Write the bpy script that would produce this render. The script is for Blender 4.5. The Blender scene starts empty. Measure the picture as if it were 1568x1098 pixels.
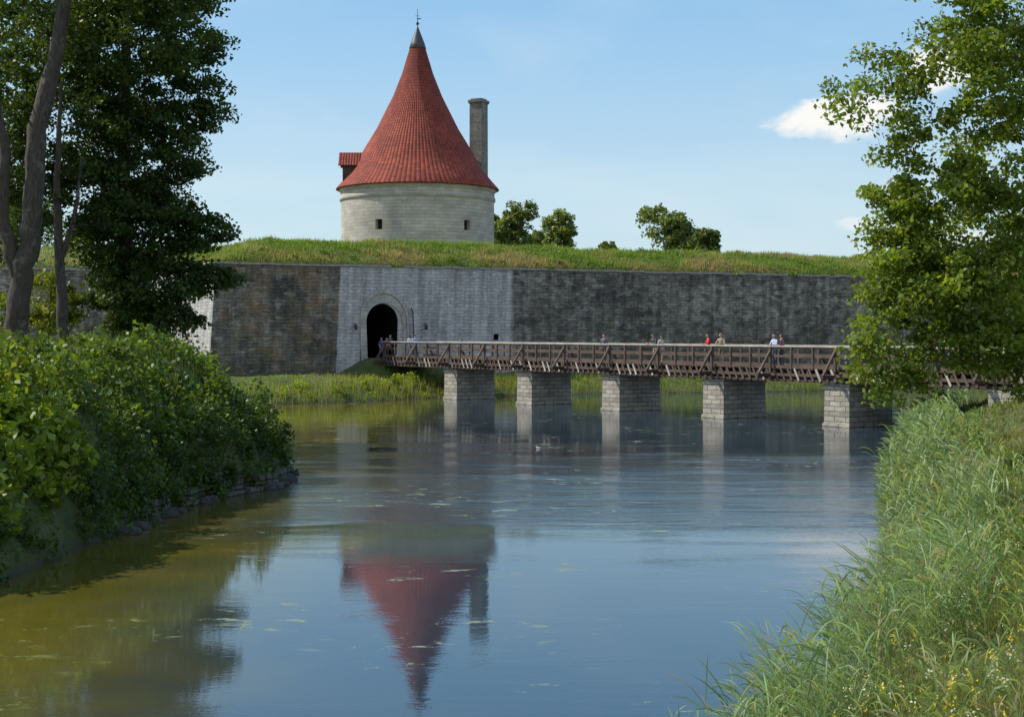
import bpy, bmesh, math, random
import numpy as np
from mathutils import Vector, Matrix
rng=np.random.default_rng(7); random.seed(7)
scene=bpy.context.scene
COL=scene.collection
F=2178.0
# ------------------------------------------------------------ helpers
def link(ob,parent=None):
    COL.objects.link(ob)
    if parent: ob.parent=parent
    return ob
def empty(name,loc=(0,0,0)):
    e=bpy.data.objects.new(name,None); e.empty_display_size=.5; COL.objects.link(e); return e
def mesh_np(name,V,Q,mat,parent=None,col=None,uv=None,smooth=False):
    V=np.asarray(V,dtype=np.float32).reshape(-1,3); Q=np.asarray(Q,dtype=np.int32)
    me=bpy.data.meshes.new(name)
    k=Q.shape[1]
    me.vertices.add(len(V)); me.vertices.foreach_set('co',V.ravel())
    me.loops.add(Q.size); me.loops.foreach_set('vertex_index',Q.ravel())
    me.polygons.add(len(Q)); me.polygons.foreach_set('loop_start',np.arange(0,Q.size,k,dtype=np.int32))
    if smooth: me.polygons.foreach_set('use_smooth',np.ones(len(Q),dtype=bool))
    me.update(calc_edges=True)
    if col is not None:
        a=me.color_attributes.new('Col','FLOAT_COLOR','POINT')
        c=np.ones((len(V),4),dtype=np.float32); c[:,:3]=col
        a.data.foreach_set('color',c.ravel())
    if uv is not None:
        l=me.uv_layers.new(name='UVMap'); l.data.foreach_set('uv',np.asarray(uv,dtype=np.float32)[Q.ravel()].ravel())
    if mat: me.materials.append(mat)
    return link(bpy.data.objects.new(name,me),parent)
def hsh(i,j,s):
    n=(i*374761393+j*668265263+s*974711)&0x7fffffff
    n=((n^(n>>13))*1274126177)&0x7fffffff
    return ((n^(n>>16))&0xffff)/65535.0
def vn(x,y,s=0):
    x=np.asarray(x,float);y=np.asarray(y,float)
    xi=np.floor(x).astype(np.int64); yi=np.floor(y).astype(np.int64); fx=x-xi; fy=y-yi
    fx=fx*fx*(3-2*fx); fy=fy*fy*(3-2*fy)
    return (hsh(xi,yi,s)*(1-fx)+hsh(xi+1,yi,s)*fx)*(1-fy)+(hsh(xi,yi+1,s)*(1-fx)+hsh(xi+1,yi+1,s)*fx)*fy
def fbm(x,y,s=0): return (vn(x,y,s)+.5*vn(x*2.1,y*2.1,s+1)+.25*vn(x*4.3,y*4.3,s+2))/1.75
def sd(poly,x,y):
    x=np.asarray(x,float);y=np.asarray(y,float)
    D=np.full(x.shape,1e9); ins=np.zeros(x.shape,bool)
    n=len(poly)
    for i in range(n):
        ax,ay=poly[i]; bx,by=poly[(i+1)%n]; dx,dy=bx-ax,by-ay
        t=np.clip(((x-ax)*dx+(y-ay)*dy)/(dx*dx+dy*dy),0,1)
        D=np.minimum(D,np.hypot(x-ax-t*dx,y-ay-t*dy))
        if ay!=by:
            c=((ay>y)!=(by>y))&(x<(bx-ax)*(y-ay)/(by-ay)+ax); ins^=c
    return np.where(ins,D,-D)
class Boxes:
    def __init__(s): s.V=[];s.Q=[];s.UV=[];s.n=0
    def quad(s,p,uv):
        s.V+=[tuple(a) for a in p]; s.UV+=uv; s.Q.append([s.n,s.n+1,s.n+2,s.n+3]); s.n+=4
    def hexa(s,c):
        c=[Vector(a) for a in c]
        for f in ((3,2,1,0),(4,5,6,7),(0,1,5,4),(1,2,6,5),(2,3,7,6),(3,0,4,7)):
            p=[c[i] for i in f]; w=(p[1]-p[0]).length; h=(p[3]-p[0]).length
            z0=p[0].z if f[0]<4 and f[2]>3 else 0
            s.quad(p,[(0,z0),(w,z0),(w,z0+h),(0,z0+h)])
    def beam(s,p0,p1,w,h):
        p0=Vector(p0);p1=Vector(p1); d=(p1-p0).normalized()
        up=Vector((0,0,1)) if abs(d.z)<.9 else Vector((.577,-.816,0))
        sd_=d.cross(up).normalized(); up=sd_.cross(d).normalized()
        a=sd_*w/2; b=up*h/2
        s.hexa([p0-a-b,p0+a-b,p1+a-b,p1-a-b,p0-a+b,p0+a+b,p1+a+b,p1-a+b])
    def make(s,name,mat,parent=None):
        return mesh_np(name,s.V,s.Q,mat,parent,uv=s.UV)
def sweep(pts,rad,sides=7):
    pts=[Vector(p) for p in pts]; V=[];Q=[]
    n=len(pts); ref=Vector((.31,.95,.1)).normalized()
    for i,p in enumerate(pts):
        d=(pts[min(i+1,n-1)]-pts[max(i-1,0)]).normalized()
        a=d.cross(ref)
        if a.length<.05: a=d.cross(Vector((1,0,0)))
        a.normalize(); b=d.cross(a)
        for k in range(sides):
            t=2*math.pi*k/sides
            V.append(tuple(p+(a*math.cos(t)+b*math.sin(t))*rad[i]))
    for i in range(n-1):
        for k in range(sides):
            k2=(k+1)%sides
            Q.append([i*sides+k,i*sides+k2,(i+1)*sides+k2,(i+1)*sides+k])
    return V,Q
class Tubes:
    def __init__(s): s.V=[];s.Q=[];s.n=0
    def add(s,pts,rad,sides=7):
        V,Q=sweep(pts,rad,sides); s.V+=V; s.Q+=[[i+s.n for i in q] for q in Q]; s.n+=len(V)
# ------------------------------------------------------------ materials
class M:
    def __init__(s,name):
        s.m=bpy.data.materials.new(name); s.m.use_nodes=True; s.t=s.m.node_tree; s.p=s.t.nodes['Principled BSDF']
        s.o=s.t.nodes['Material Output']
    def n(s,typ,ins=None,**kw):
        nd=s.t.nodes.new(typ)
        for k,v in kw.items(): setattr(nd,k,v)
        for k,v in (ins or {}).items():
            if isinstance(v,bpy.types.NodeSocket): s.t.links.new(v,nd.inputs[k])
            else: nd.inputs[k].default_value=v
        return nd
    def l(s,a,b): s.t.links.new(a,b)
    def noise(s,vec,scale,detail=4,rough=.55,dist=0):
        d={'Scale':scale,'Detail':detail,'Roughness':rough,'Distortion':dist}
        if vec is not None: d['Vector']=vec
        return s.n('ShaderNodeTexNoise',d).outputs['Fac']
    def ramp(s,fac,stops):
        r=s.n('ShaderNodeValToRGB',{'Fac':fac}); e=r.color_ramp.elements
        while len(e)<len(stops): e.new(.5)
        for i,(p,c) in enumerate(stops):
            e[i].position=p; e[i].color=(c,c,c,1) if isinstance(c,(int,float)) else (*c,1)
        return r.outputs['Color']
    def math(s,op,a,b=0.0,c=None):
        d={0:a,1:b}
        if c is not None: d[2]=c
        return s.n('ShaderNodeMath',d,operation=op).outputs[0]
    def mix(s,f,a,b,bt='MIX'):
        nd=s.n('ShaderNodeMix',data_type='RGBA',blend_type=bt)
        for k,v in ((0,f),(6,a),(7,b)):
            if isinstance(v,bpy.types.NodeSocket): s.l(v,nd.inputs[k])
            elif k==0: nd.inputs[k].default_value=v
            else: nd.inputs[k].default_value=(*v,1) if len(v)==3 else v
        return nd.outputs[2]
    def mr(s,v,a,b,c=0.0,d=1.0): return s.n('ShaderNodeMapRange',{0:v,1:a,2:b,3:c,4:d}).outputs[0]
    def bump(s,h,strength=.5,dist=.05):
        b=s.n('ShaderNodeBump',{'Height':h,'Strength':strength,'Distance':dist}); s.l(b.outputs[0],s.p.inputs['Normal']); return b
    def uv(s): return s.n('ShaderNodeTexCoord').outputs['UV']
    def obj(s): return s.n('ShaderNodeTexCoord').outputs['Object']
def simple(name,c,rough=.7,var=.15,scale=20,metal=0):
    m=M(name); nz=m.noise(m.obj(),scale,2); c=Vector(c)
    m.l(m.ramp(nz,[(.3,tuple(c*(1-var))),(.7,tuple(c*(1+var)))]),m.p.inputs['Base Color'])
    m.p.inputs['Roughness'].default_value=rough; m.p.inputs['Metallic'].default_value=metal
    return m.m
def leafmat(name,trans=.35,tint=(1.5,1.35,.5),rough=.45):
    m=M(name); a=m.n('ShaderNodeAttribute',attribute_name='Col').outputs['Color']
    m.l(a,m.p.inputs['Base Color']); m.p.inputs['Roughness'].default_value=rough
    m.p.inputs['Specular IOR Level'].default_value=.35
    tc=m.mix(1.0,a,tint,'MULTIPLY')
    tr=m.n('ShaderNodeBsdfTranslucent',{'Color':tc})
    mx=m.n('ShaderNodeMixShader',{0:trans,1:m.p.outputs[0],2:tr.outputs[0]})
    m.l(mx.outputs[0],m.o.inputs['Surface']); return m.m
def stone(name,c1,c2,mortar,bw,bh,ms=.012,stain=.45,bump=.5,dist=.03,stainscale=.5):
    m=M(name); uv=m.uv()
    nz=m.n('ShaderNodeTexNoise',{'Vector':uv,'Scale':1.7,'Detail':3}).outputs['Color']
    v=m.n('ShaderNodeVectorMath',{0:nz,1:(.5,.5,.5)},operation='SUBTRACT').outputs[0]
    v=m.n('ShaderNodeVectorMath',{0:v,1:(.14,.1,0)},operation='MULTIPLY').outputs[0]
    v=m.n('ShaderNodeVectorMath',{0:v,1:uv},operation='ADD').outputs[0]
    b=m.n('ShaderNodeTexBrick',{'Vector':v,'Color1':(*c1,1),'Color2':(*c2,1),'Mortar':(*mortar,1),'Scale':1,'Mortar Size':ms,'Mortar Smooth':.4,'Brick Width':bw,'Row Height':bh})
    st=m.ramp(m.noise(uv,stainscale,5,.65),[(.3,1-stain),(.7,1.15)])
    fine=m.ramp(m.noise(uv,14,3,.6),[(.3,.8),(.7,1.15)])
    c=m.mix(1.0,b.outputs['Color'],st,'MULTIPLY'); c=m.mix(1.0,c,fine,'MULTIPLY')
    m.l(c,m.p.inputs['Base Color']); m.p.inputs['Roughness'].default_value=.88
    h=m.math('SUBTRACT',m.noise(uv,9,3),m.math('MULTIPLY',b.outputs['Fac'],1.2))
    m.bump(h,bump,dist); return m.m
MAT={}
MAT['leaf']=leafmat('leaf_foliage',.42,(1.7,1.5,.5)); MAT['blade']=leafmat('grass_blade',.42,(1.5,1.35,.6),.5)
def bark(name,c):
    m=M(name); o=m.obj(); mp=m.n('ShaderNodeMapping',{'Vector':o,'Scale':(6,6,1.2)}).outputs[0]
    nz=m.noise(mp,2.2,6,.65); c=Vector(c)
    cc=m.ramp(nz,[(.3,tuple(c*.4)),(.7,tuple(c*1.4))])
    cc=m.mix(m.mr(m.noise(o,1.3,5,.7),.55,.7),cc,(.20,.20,.17))
    m.l(cc,m.p.inputs['Base Color']); m.p.inputs['Roughness'].default_value=.9
    m.bump(nz,1,.12); return m.m
MAT['bark']=bark('bark',(.085,.07,.052))
def curtain():
    m=M('curtain_wall_stone'); uv=m.uv()
    nz=m.n('ShaderNodeTexNoise',{'Vector':uv,'Scale':1.3,'Detail':4,'Roughness':.65}).outputs['Color']
    v=m.n('ShaderNodeVectorMath',{0:nz,1:(.5,.5,.5)},operation='SUBTRACT').outputs[0]
    v=m.n('ShaderNodeVectorMath',{0:v,1:(1.1,.5,0)},operation='MULTIPLY').outputs[0]
    v=m.n('ShaderNodeVectorMath',{0:v,1:uv},operation='ADD').outputs[0]
    b=m.n('ShaderNodeTexBrick',{'Vector':v,'Color1':(.75,.75,.75,1),'Color2':(1.22,1.21,1.18,1),'Mortar':(.72,.72,.72,1),'Scale':1,'Mortar Size':.02,'Mortar Smooth':.7,'Brick Width':.74,'Row Height':.27,'Bias':-.1})
    s=m.n('ShaderNodeSeparateXYZ',{0:uv}); sx,sz=s.outputs[0],s.outputs[1]
    wob=m.math('MULTIPLY',m.math('SUBTRACT',m.noise(uv,.8,3),.5),1.0)
    sr=m.math('SUBTRACT',m.math('ADD',sx,wob),m.math('MULTIPLY',m.math('POWER',m.math('MAXIMUM',m.math('SUBTRACT',9.5,sz),0.0),2.0),.012))
    inA=m.math('MULTIPLY',m.mr(m.math('ADD',sx,m.math('MULTIPLY',wob,.2)),10.1,10.2),m.mr(sr,25.7,25.2))
    inB=m.math('LESS_THAN',sx,0.0)
    mask=m.math('MAXIMUM',inA,inB)
    mid=m.noise(uv,1.3,7,.78); big=m.noise(uv,.2,6,.75)
    dark=m.ramp(mid,[(.3,(.085,.078,.066)),(.46,(.18,.165,.135)),(.56,(.265,.245,.20)),(.68,(.44,.41,.34))])
    dark=m.mix(1.0,dark,m.ramp(big,[(.38,.42),(.6,1.4)]),'MULTIPLY')
    vb=m.n('ShaderNodeMapping',{'Vector':v,'Scale':(1.5,3.7,1)}).outputs[0]
    vo=m.n('ShaderNodeTexVoronoi',{'Vector':vb,'Scale':1.0,'Randomness':1.0}).outputs['Color']
    vs_=m.n('ShaderNodeSeparateXYZ',{0:vo}).outputs
    dark=m.mix(m.math('MULTIPLY',m.math('GREATER_THAN',vs_[0],.88),.45),dark,(.44,.41,.34))
    dark=m.mix(m.math('MULTIPLY',m.math('GREATER_THAN',vs_[1],.86),.55),dark,(.06,.055,.05))
    brown=m.math('MULTIPLY',m.math('LESS_THAN',sx,10.1),m.math('GREATER_THAN',sx,0.5))
    brown=m.math('MULTIPLY',brown,m.mr(m.noise(uv,.45,5,.7),.45,.6))
    dark=m.mix(m.math('MULTIPLY',brown,.7),dark,(.29,.195,.10))
    moss=m.mr(m.math('ADD',m.noise(uv,.5,6,.75),m.math('MULTIPLY',sz,-.025)),.34,.50)
    dark=m.mix(m.math('MULTIPLY',moss,.45),dark,(.09,.11,.05))
    light=m.ramp(mid,[(.28,(.36,.355,.335)),(.5,(.52,.51,.48)),(.72,(.64,.63,.58))])
    c=m.mix(mask,dark,light)
    c=m.mix(m.math('SUBTRACT',.75,m.math('MULTIPLY',mask,.3)),c,m.mix(1.0,c,b.outputs['Color'],'MULTIPLY'))
    mp=m.n('ShaderNodeMapping',{'Vector':uv,'Scale':(1.6,.12,1)}).outputs[0]
    c=m.mix(1.0,c,m.ramp(m.noise(mp,1,4,.65),[(.35,.6),(.6,1.1)]),'MULTIPLY')
    m.l(c,m.p.inputs['Base Color']); m.p.inputs['Roughness'].default_value=.9
    m.bump(m.math('SUBTRACT',m.math('ADD',m.noise(uv,5,4,.7),m.math('MULTIPLY',vs_[2],.8)),b.outputs['Fac']),.8,.12); return m.m
MAT['curtain']=curtain()
MAT['coping']=stone('coping_stone',(.40,.385,.34),(.26,.25,.22),(.12,.12,.11),1.1,.5)
MAT['surround']=stone('gate_surround_stone',(.56,.54,.47),(.44,.42,.37),(.26,.25,.22),.6,.35)
MAT['pier']=stone('pier_stone',(.54,.50,.41),(.34,.31,.26),(.13,.12,.10),.75,.27,.02,.45,.7,.05)
MAT['tower']=stone('tower_limestone',(.56,.515,.43),(.44,.405,.345),(.33,.305,.26),1.15,.42,.018,.3,.7,.05,.35)
MAT['chimney']=stone('chimney_stone',(.30,.285,.25),(.20,.19,.17),(.12,.12,.11),.5,.25,.03,.4)
MAT['rubble']=stone('rubble_stone',(.22,.21,.18),(.14,.135,.115),(.05,.05,.045),.7,.3,.03,.6,.9,.08)
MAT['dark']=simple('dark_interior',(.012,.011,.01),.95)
MAT['lead']=simple('lead_sheet',(.06,.062,.065),.5,.2,3)
MAT['iron']=simple('wrought_iron',(.03,.03,.03),.5)
def tiles():
    m=M('red_clay_tiles'); uv=m.uv()
    b=m.n('ShaderNodeTexBrick',{'Vector':uv,'Color1':(.37,.078,.042,1),'Color2':(.23,.047,.030,1),'Mortar':(.12,.027,.019,1),'Scale':1,'Mortar Size':.035,'Mortar Smooth':.6,'Brick Width':.34,'Row Height':.42},offset=0)
    st=m.ramp(m.noise(uv,.35,4,.6),[(.3,.72),(.7,1.15)])
    c=m.mix(1.0,b.outputs['Color'],st,'MULTIPLY')
    c=m.mix(m.math('MULTIPLY',m.mr(m.noise(uv,2.3,4,.8),.60,.7),.45),c,(.13,.085,.06))
    m.l(c,m.p.inputs['Base Color']); m.p.inputs['Roughness'].default_value=.8; m.p.inputs['Specular IOR Level'].default_value=.25
    s=m.n('ShaderNodeSeparateXYZ',{0:uv})
    wave=m.math('ABSOLUTE',m.math('SINE',m.math('MULTIPLY',s.outputs[0],math.pi/.34)))
    row=m.math('FRACT',m.math('DIVIDE',s.outputs[1],.42))
    m.bump(m.math('SUBTRACT',m.math('MULTIPLY',wave,.8),m.math('MULTIPLY',row,.6)),1.0,.08); return m.m
MAT['tiles']=tiles()
def wood(name,a,b):
    m=M(name); uv=m.uv(); o=m.obj()
    mp=m.n('ShaderNodeMapping',{'Vector':uv,'Scale':(1.2,14,1)}).outputs[0]
    c=m.ramp(m.noise(mp,1,3,.6),[(.3,a),(.7,b)])
    c=m.mix(1.0,c,m.ramp(m.noise(o,1.4,3),[(.3,.65),(.7,1.2)]),'MULTIPLY')
    m.l(c,m.p.inputs['Base Color']); m.p.inputs['Roughness'].default_value=.85; return m.m
MAT['wood']=wood('weathered_timber',(.070,.047,.034),(.155,.108,.080))
MAT['woodlight']=wood('grey_handrail_timber',(.36,.33,.28),(.56,.52,.46))
MAT['wooddark']=wood('tarred_timber',(.040,.028,.022),(.09,.062,.048))
def groundmat(name,base,alt,dry,scale=.5):
    m=M(name); o=m.obj()
    c=m.ramp(m.noise(o,scale,5,.65),[(.3,base),(.52,alt),(.75,dry)])
    c=m.mix(1.0,c,m.ramp(m.noise(o,9,4,.7),[(.3,.6),(.7,1.3)]),'MULTIPLY')
    g=m.n('ShaderNodeNewGeometry').outputs['Position']; z=m.n('ShaderNodeSeparateXYZ',{0:g}).outputs[2]
    c=m.mix(m.mr(z,.25,-.02),c,(.05,.045,.025))
    m.l(c,m.p.inputs['Base Color']); m.p.inputs['Roughness'].default_value=.95
    m.bump(m.noise(o,5,4,.75),.8,.15); return m.m
MAT['ground']=groundmat('ground_grass',(.035,.055,.014),(.085,.11,.024),(.16,.14,.05))
MAT['rampart']=groundmat('rampart_grass',(.06,.10,.02),(.15,.20,.03),(.24,.20,.08),.35)
def water():
    m=M('moat_water'); o=m.obj()
    p=m.p
    so=m.n('ShaderNodeSeparateXYZ',{0:o}).outputs
    shal=m.mr(m.math('ADD',so[0],m.math('MULTIPLY',m.noise(o,.22,4,.6),6.0)),-5.5,-.2,1.0,0.0)
    c=m.mix(shal,(.020,.040,.055),m.ramp(m.noise(o,.3,4,.6),[(.35,(.085,.080,.012)),(.65,(.135,.108,.016))]))
    mp=m.n('ShaderNodeMapping',{'Vector':o,'Scale':(.6,1.0,1)}).outputs[0]
    al=m.math('MULTIPLY',m.mr(m.noise(mp,1.9,6,.74,.5),.585,.63),m.mr(m.noise(o,.16,2),.49,.56))
    c=m.mix(m.math('MULTIPLY',al,.75),c,(.28,.32,.13)); m.l(c,p.inputs['Base Color'])
    m.l(m.math('ADD',m.math('MULTIPLY',al,.35),.012),p.inputs['Roughness'])
    p.inputs['IOR'].default_value=1.68
    rip=m.n('ShaderNodeMapping',{'Vector':o,'Scale':(1,1.5,1)}).outputs[0]
    wob=m.math('MULTIPLY',m.math('SUBTRACT',m.noise(m.n('ShaderNodeMapping',{'Vector':o,'Scale':(.35,1.0,1)}).outputs[0],.16,3,.6,.6),.5),24.0)
    y=m.math('ADD',so[1],wob)
    zone=m.math('MULTIPLY',m.mr(y,31.0,37.0,.12,1.0),m.mr(y,54.0,66.0,1.0,.22))
    streak=m.mr(m.noise(m.n('ShaderNodeMapping',{'Vector':o,'Scale':(.25,1.0,1)}).outputs[0],.5,3,.6),.5,.62,.55,1.4)
    h=m.math('ADD',m.math('MULTIPLY',m.noise(rip,6.5,3,.6),.75),m.math('MULTIPLY',m.noise(rip,1.6,2,.5),.6))
    h=m.math('MULTIPLY',m.math('MULTIPLY',h,zone),streak)
    b=m.n('ShaderNodeBump',{'Height':h,'Strength':1.0,'Distance':.014}); m.l(b.outputs[0],p.inputs['Normal'])
    return m.m
MAT['water']=water()
# ------------------------------------------------------------ land
Lp=[(-11.6,22),(-10.3,28.5),(-9.9,35.5),(-9.3,41.6),(-7.8,45.8),(-7.9,49),(-9.2,53),(-13,60),(-21,69),(-60,80),(-400,80),(-400,-10),(-22,12),(-14.5,17)]
Rp=[(-6,8),(1.0,12),(4.2,18.7),(6.7,24.6),(9.0,31.8),(12.8,47),(17.0,60),(20.3,71.5),(22.5,77),(32,86),(60,100),(500,300),(500,-400),(-500,-400),(-500,-60),(-30,0)]
Fp=[(-500,60),(-60,92),(-25,92),(-15.8,97.5),(-10,101),(-5.8,107),(0,111),(7,114.2),(14,116),(21.5,118),(40,127),(100,157),(600,400),(3000,1200),(3000,4000),(-3000,4000),(-3000,60)]
BU=(.577,-.816); BV=(.816,.577)
def BP(a,w,z): return Vector((-3.9+BU[0]*a+BV[0]*w,104.7+BU[1]*a+BV[1]*w,z))
A0=np.array([-22.9,110.0]); WU=np.array([.899,.438]); WN=np.array([.438,-.899])
def H(x,y):
    x=np.asarray(x,float);y=np.asarray(y,float)
    dl=sd(Lp,x,y); dr=sd(Rp,x,y); df=sd(Fp,x,y)
    nl=fbm(x*.35,y*.35,3)-.5; n2=fbm(x*1.1,y*1.1,9)-.5
    lump=np.clip(dl/2,0,1)
    hl=np.where(dl>0,4.1*(1-np.exp(-dl/1.5))+lump*(nl*1.5+n2*.7)+.4*np.clip((dl-4)/8,0,1),.5*dl)
    hr=np.where(dr>0,3.1*(1-np.exp(-dr/5.5))+np.clip(dr,0,1)*(nl*.45+n2*.25),.5*dr)
    hf=np.where(df>0,1.7*(1-np.exp(-df/3.0))+np.clip(df/2,0,1)*(nl*.5+n2*.3),.5*df)
    rx=x+3.9; ry=y-104.7; a=rx*BU[0]+ry*BU[1]; w=rx*BV[0]+ry*BV[1]
    f=np.clip(1-np.maximum(np.maximum(-.9-w,w-4.1),0)/2.2,0,1)*np.clip((-9.8-a)/.8,0,1)*(a>-30)
    hf=np.where(f>0,np.maximum(hf,hf*(1-f)+2.85*f),hf)
    f2=np.clip(1-np.maximum(np.maximum(-.4-w,w-4.2),0)/3,0,1)*np.clip((a-50)/2.5,0,1)*(a<90)
    hr=np.where(dr>0,hr*(1-f2)+3.02*f2,hr)
    return np.maximum(np.maximum(np.maximum(hl,hr),hf),-1.6)
xs=np.concatenate([[-3000,-1200,-500,-250,-120,-70,-50,-40],np.arange(-34,34.1,.42),[38,44,55,75,120,250,500,1200,3000]])
ys=np.concatenate([[-400,-150,-60,-25,-10],np.arange(-5,122,.5),[124,128,135,150,200,350,700,1500,3900]])
gx,gy=np.meshgrid(xs,ys); gz=H(gx,gy)
gz=np.where((gy>130),1.6,gz)
nx,ny=len(xs),len(ys); V=np.stack([gx,gy,gz],-1).reshape(-1,3)
idx=np.arange(nx*ny).reshape(ny,nx)
Q=np.stack([idx[:-1,:-1],idx[:-1,1:],idx[1:,1:],idx[1:,:-1]],-1).reshape(-1,4)
mesh_np('ground',V,Q,MAT['ground'],smooth=True)
mesh_np('moat_water',[(-600,-200,0),(600,-200,0),(600,420,0),(-600,420,0)],[[0,1,2,3]],MAT['water'])
# ------------------------------------------------------------ rampart + wall
WT=10.2
path=[np.array([-140.,72.]),np.array([-32.,125.0]),A0,A0+WU*140]
def seg_n(p,q):
    d=(q-p)/np.linalg.norm(q-p); return np.array([d[1],-d[0]])
def offs(dist):
    ns=[seg_n(path[i],path[i+1]) for i in range(3)]; out=[path[0]+ns[0]*dist]
    for i in (1,2):
        b=ns[i-1]+ns[i]; b=b/np.dot(b,b)*2; out.append(path[i]+b*dist)
    out.append(path[3]+ns[2]*dist); return out
fort=empty('fortress_wall')
def wallpt(i,t,z):
    o=offs(.1*(WT-z)); p=o[i]*(1-t)+o[i+1]*t; return (p[0],p[1],z)
bx=Boxes(); ZB=.3
lens=[np.linalg.norm(path[i+1]-path[i]) for i in range(3)]
s0=[-lens[1]-lens[0]-50,-lens[1],0]
def wquad(i,sa,sb,za,zb,za2=None):
    L=lens[i]; ta,tb=(sa-s0[i])/L,(sb-s0[i])/L
    za2=za if za2 is None else za2
    uvo=0 if i else 400
    bx.quad([wallpt(i,ta,za),wallpt(i,tb,za2),wallpt(i,tb,zb),wallpt(i,ta,zb)],[(sa+uvo,za),(sb+uvo,za2),(sb+uvo,zb),(sa+uvo,zb)])
wquad(0,s0[0],s0[0]+lens[0],ZB,WT); wquad(1,s0[1],0,ZB,WT)
GC=13.7; GR=1.55; SP=5.75; GB=2.7
arc=[(GC-GR*math.cos(math.pi*k/16),SP+GR*math.sin(math.pi*k/16)) for k in range(17)]
g0,g1=GC-GR,GC+GR
h0,h1,hz0,hz1=23.9,24.35,4.3,4.8
wquad(2,0,g0,ZB,WT); wquad(2,g1,h0,ZB,WT); wquad(2,h1,140,ZB,WT); wquad(2,h0,h1,ZB,hz0); wquad(2,h0,h1,hz1,WT)
wquad(2,g0,g1,ZB,GB)
for k in range(16): wquad(2,arc[k][0],arc[k+1][0],arc[k][1],WT,za2=arc[k+1][1])
bx.make('wall_face',MAT['curtain'],fort)
def wp(s,z,out=0):
    p=A0+WU*s+WN*(.1*(WT-z)+out); return (p[0],p[1],z)
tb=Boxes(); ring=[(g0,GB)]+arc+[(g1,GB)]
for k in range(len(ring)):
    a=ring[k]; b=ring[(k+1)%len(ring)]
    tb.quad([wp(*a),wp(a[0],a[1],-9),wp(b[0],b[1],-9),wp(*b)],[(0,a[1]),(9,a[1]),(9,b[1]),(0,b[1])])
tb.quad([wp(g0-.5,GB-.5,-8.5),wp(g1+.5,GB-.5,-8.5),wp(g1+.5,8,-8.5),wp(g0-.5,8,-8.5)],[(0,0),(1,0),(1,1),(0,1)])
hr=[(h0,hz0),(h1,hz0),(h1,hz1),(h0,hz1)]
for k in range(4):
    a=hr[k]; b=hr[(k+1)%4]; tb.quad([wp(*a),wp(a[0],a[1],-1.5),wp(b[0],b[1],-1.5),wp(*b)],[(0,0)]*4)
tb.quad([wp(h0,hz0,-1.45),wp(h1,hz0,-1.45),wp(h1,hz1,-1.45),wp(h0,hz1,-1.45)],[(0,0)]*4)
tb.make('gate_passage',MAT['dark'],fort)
sb=Boxes()
def ringpts(rx,rz,n=20): return [(GC-rx,GB-.6)]+[(GC-rx*math.cos(math.pi*k/n),SP+rz*math.sin(math.pi*k/n)) for k in range(n+1)]+[(GC+rx,GB-.6)]
def band(rx1,rz1,rx2,rz2,o):
    i_=ringpts(rx1,rz1); o_=ringpts(rx2,rz2)
    for k in range(len(i_)-1):
        a,b,c,d=i_[k],i_[k+1],o_[k+1],o_[k]
        sb.quad([wp(*a,o),wp(*d,o),wp(*c,o),wp(*b,o)],[a,d,c,b])
        sb.quad([wp(*d,o),wp(*d,-.1),wp(*c,-.1),wp(*c,o)],[(0,0),(.2,0),(.2,.3),(0,.3)])
        sb.quad([wp(*a,-.1),wp(*a,o),wp(*b,o),wp(*b,-.1)],[(0,0),(.2,0),(.2,.3),(0,.3)])
band(1.56,1.56,1.92,2.35,.08); band(1.93,2.37,2.1,2.68,.17)
sb.make('gate_surround',MAT['surround'],fort)
tu=Tubes(); tu.add([wp(16.1,3,.35),wp(16.1,6.6,.35),wp(16.1,6.9,.1)],[.06,.06,.05],8)
for s_ in (11.1,17.2):
    tu.add([wp(s_,5.6,0),wp(s_,5.7,.45)],[.03,.03],6)
    tu.add([wp(s_,5.15,.45),wp(s_,5.2,.45),wp(s_,5.5,.45),wp(s_,5.62,.45)],[.05,.12,.16,.02],8)
mesh_np('gate_lantern_bracket',tu.V,tu.Q,MAT['iron'],fort)
cb=Boxes()
for i in range(3):
    n=int(lens[i]/1.2)
    o1=offs(.10);o0=offs(-.5)
    for k in range(n):
        t0,t1=k/n,(k+.985)/n; j=random.uniform(-.03,.03); 
        if random.random()<.06: continue
        q=lambda o,t,z:(o[i][0]*(1-t)+o[i+1][0]*t,o[i][1]*(1-t)+o[i+1][1]*t,z+j)
        cb.hexa([q(o1,t0,WT+.03),q(o1,t1,WT+.03),q(o0,t1,WT+.03),q(o0,t0,WT+.03),q(o1,t0,WT+.22),q(o1,t1,WT+.22),q(o0,t1,WT+.22),q(o0,t0,WT+.22)])
cb.make('wall_coping',MAT['coping'],fort)
prof=[(-.30,WT-.3),(-.30,WT+.2),(-1.2,WT+.75),(-2.4,WT+1.1),(-4,WT+1.5),(-5.5,WT+1.95),(-7,WT+2.3),(-8.5,WT+2.45),(-12,WT+2.4),(-15,WT+1.0),(-19,6.5),(-30,6.0)]
V=[]
for d,z in prof:
    o=offs(d); row=[]
    for i in range(3):
        n=[70,16,150][i]
        for k in range(n+(i==2)): 
            t=k/n; p=o[i]*(1-t)+o[i+1]*t; row.append((p[0],p[1],z))
    V.append(row)
V=np.array(V); ncol=V.shape[1]
nz=(fbm(V[:,:,0]*.18,V[:,:,1]*.18,21)-.5)*.9+(fbm(V[:,:,0]*.9,V[:,:,1]*.9,5)-.5)*.6
wgt=np.array([0,0,.3,.7,1,1,1,1,1,1,1,.2])[:,None]; V[:,:,2]+=nz*wgt
RV=V.copy()
idx=np.arange(V.shape[0]*ncol).reshape(V.shape[0],ncol)
Q=np.stack([idx[:-1,:-1],idx[:-1,1:],idx[1:,1:],idx[1:,:-1]],-1).reshape(-1,4)
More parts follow.
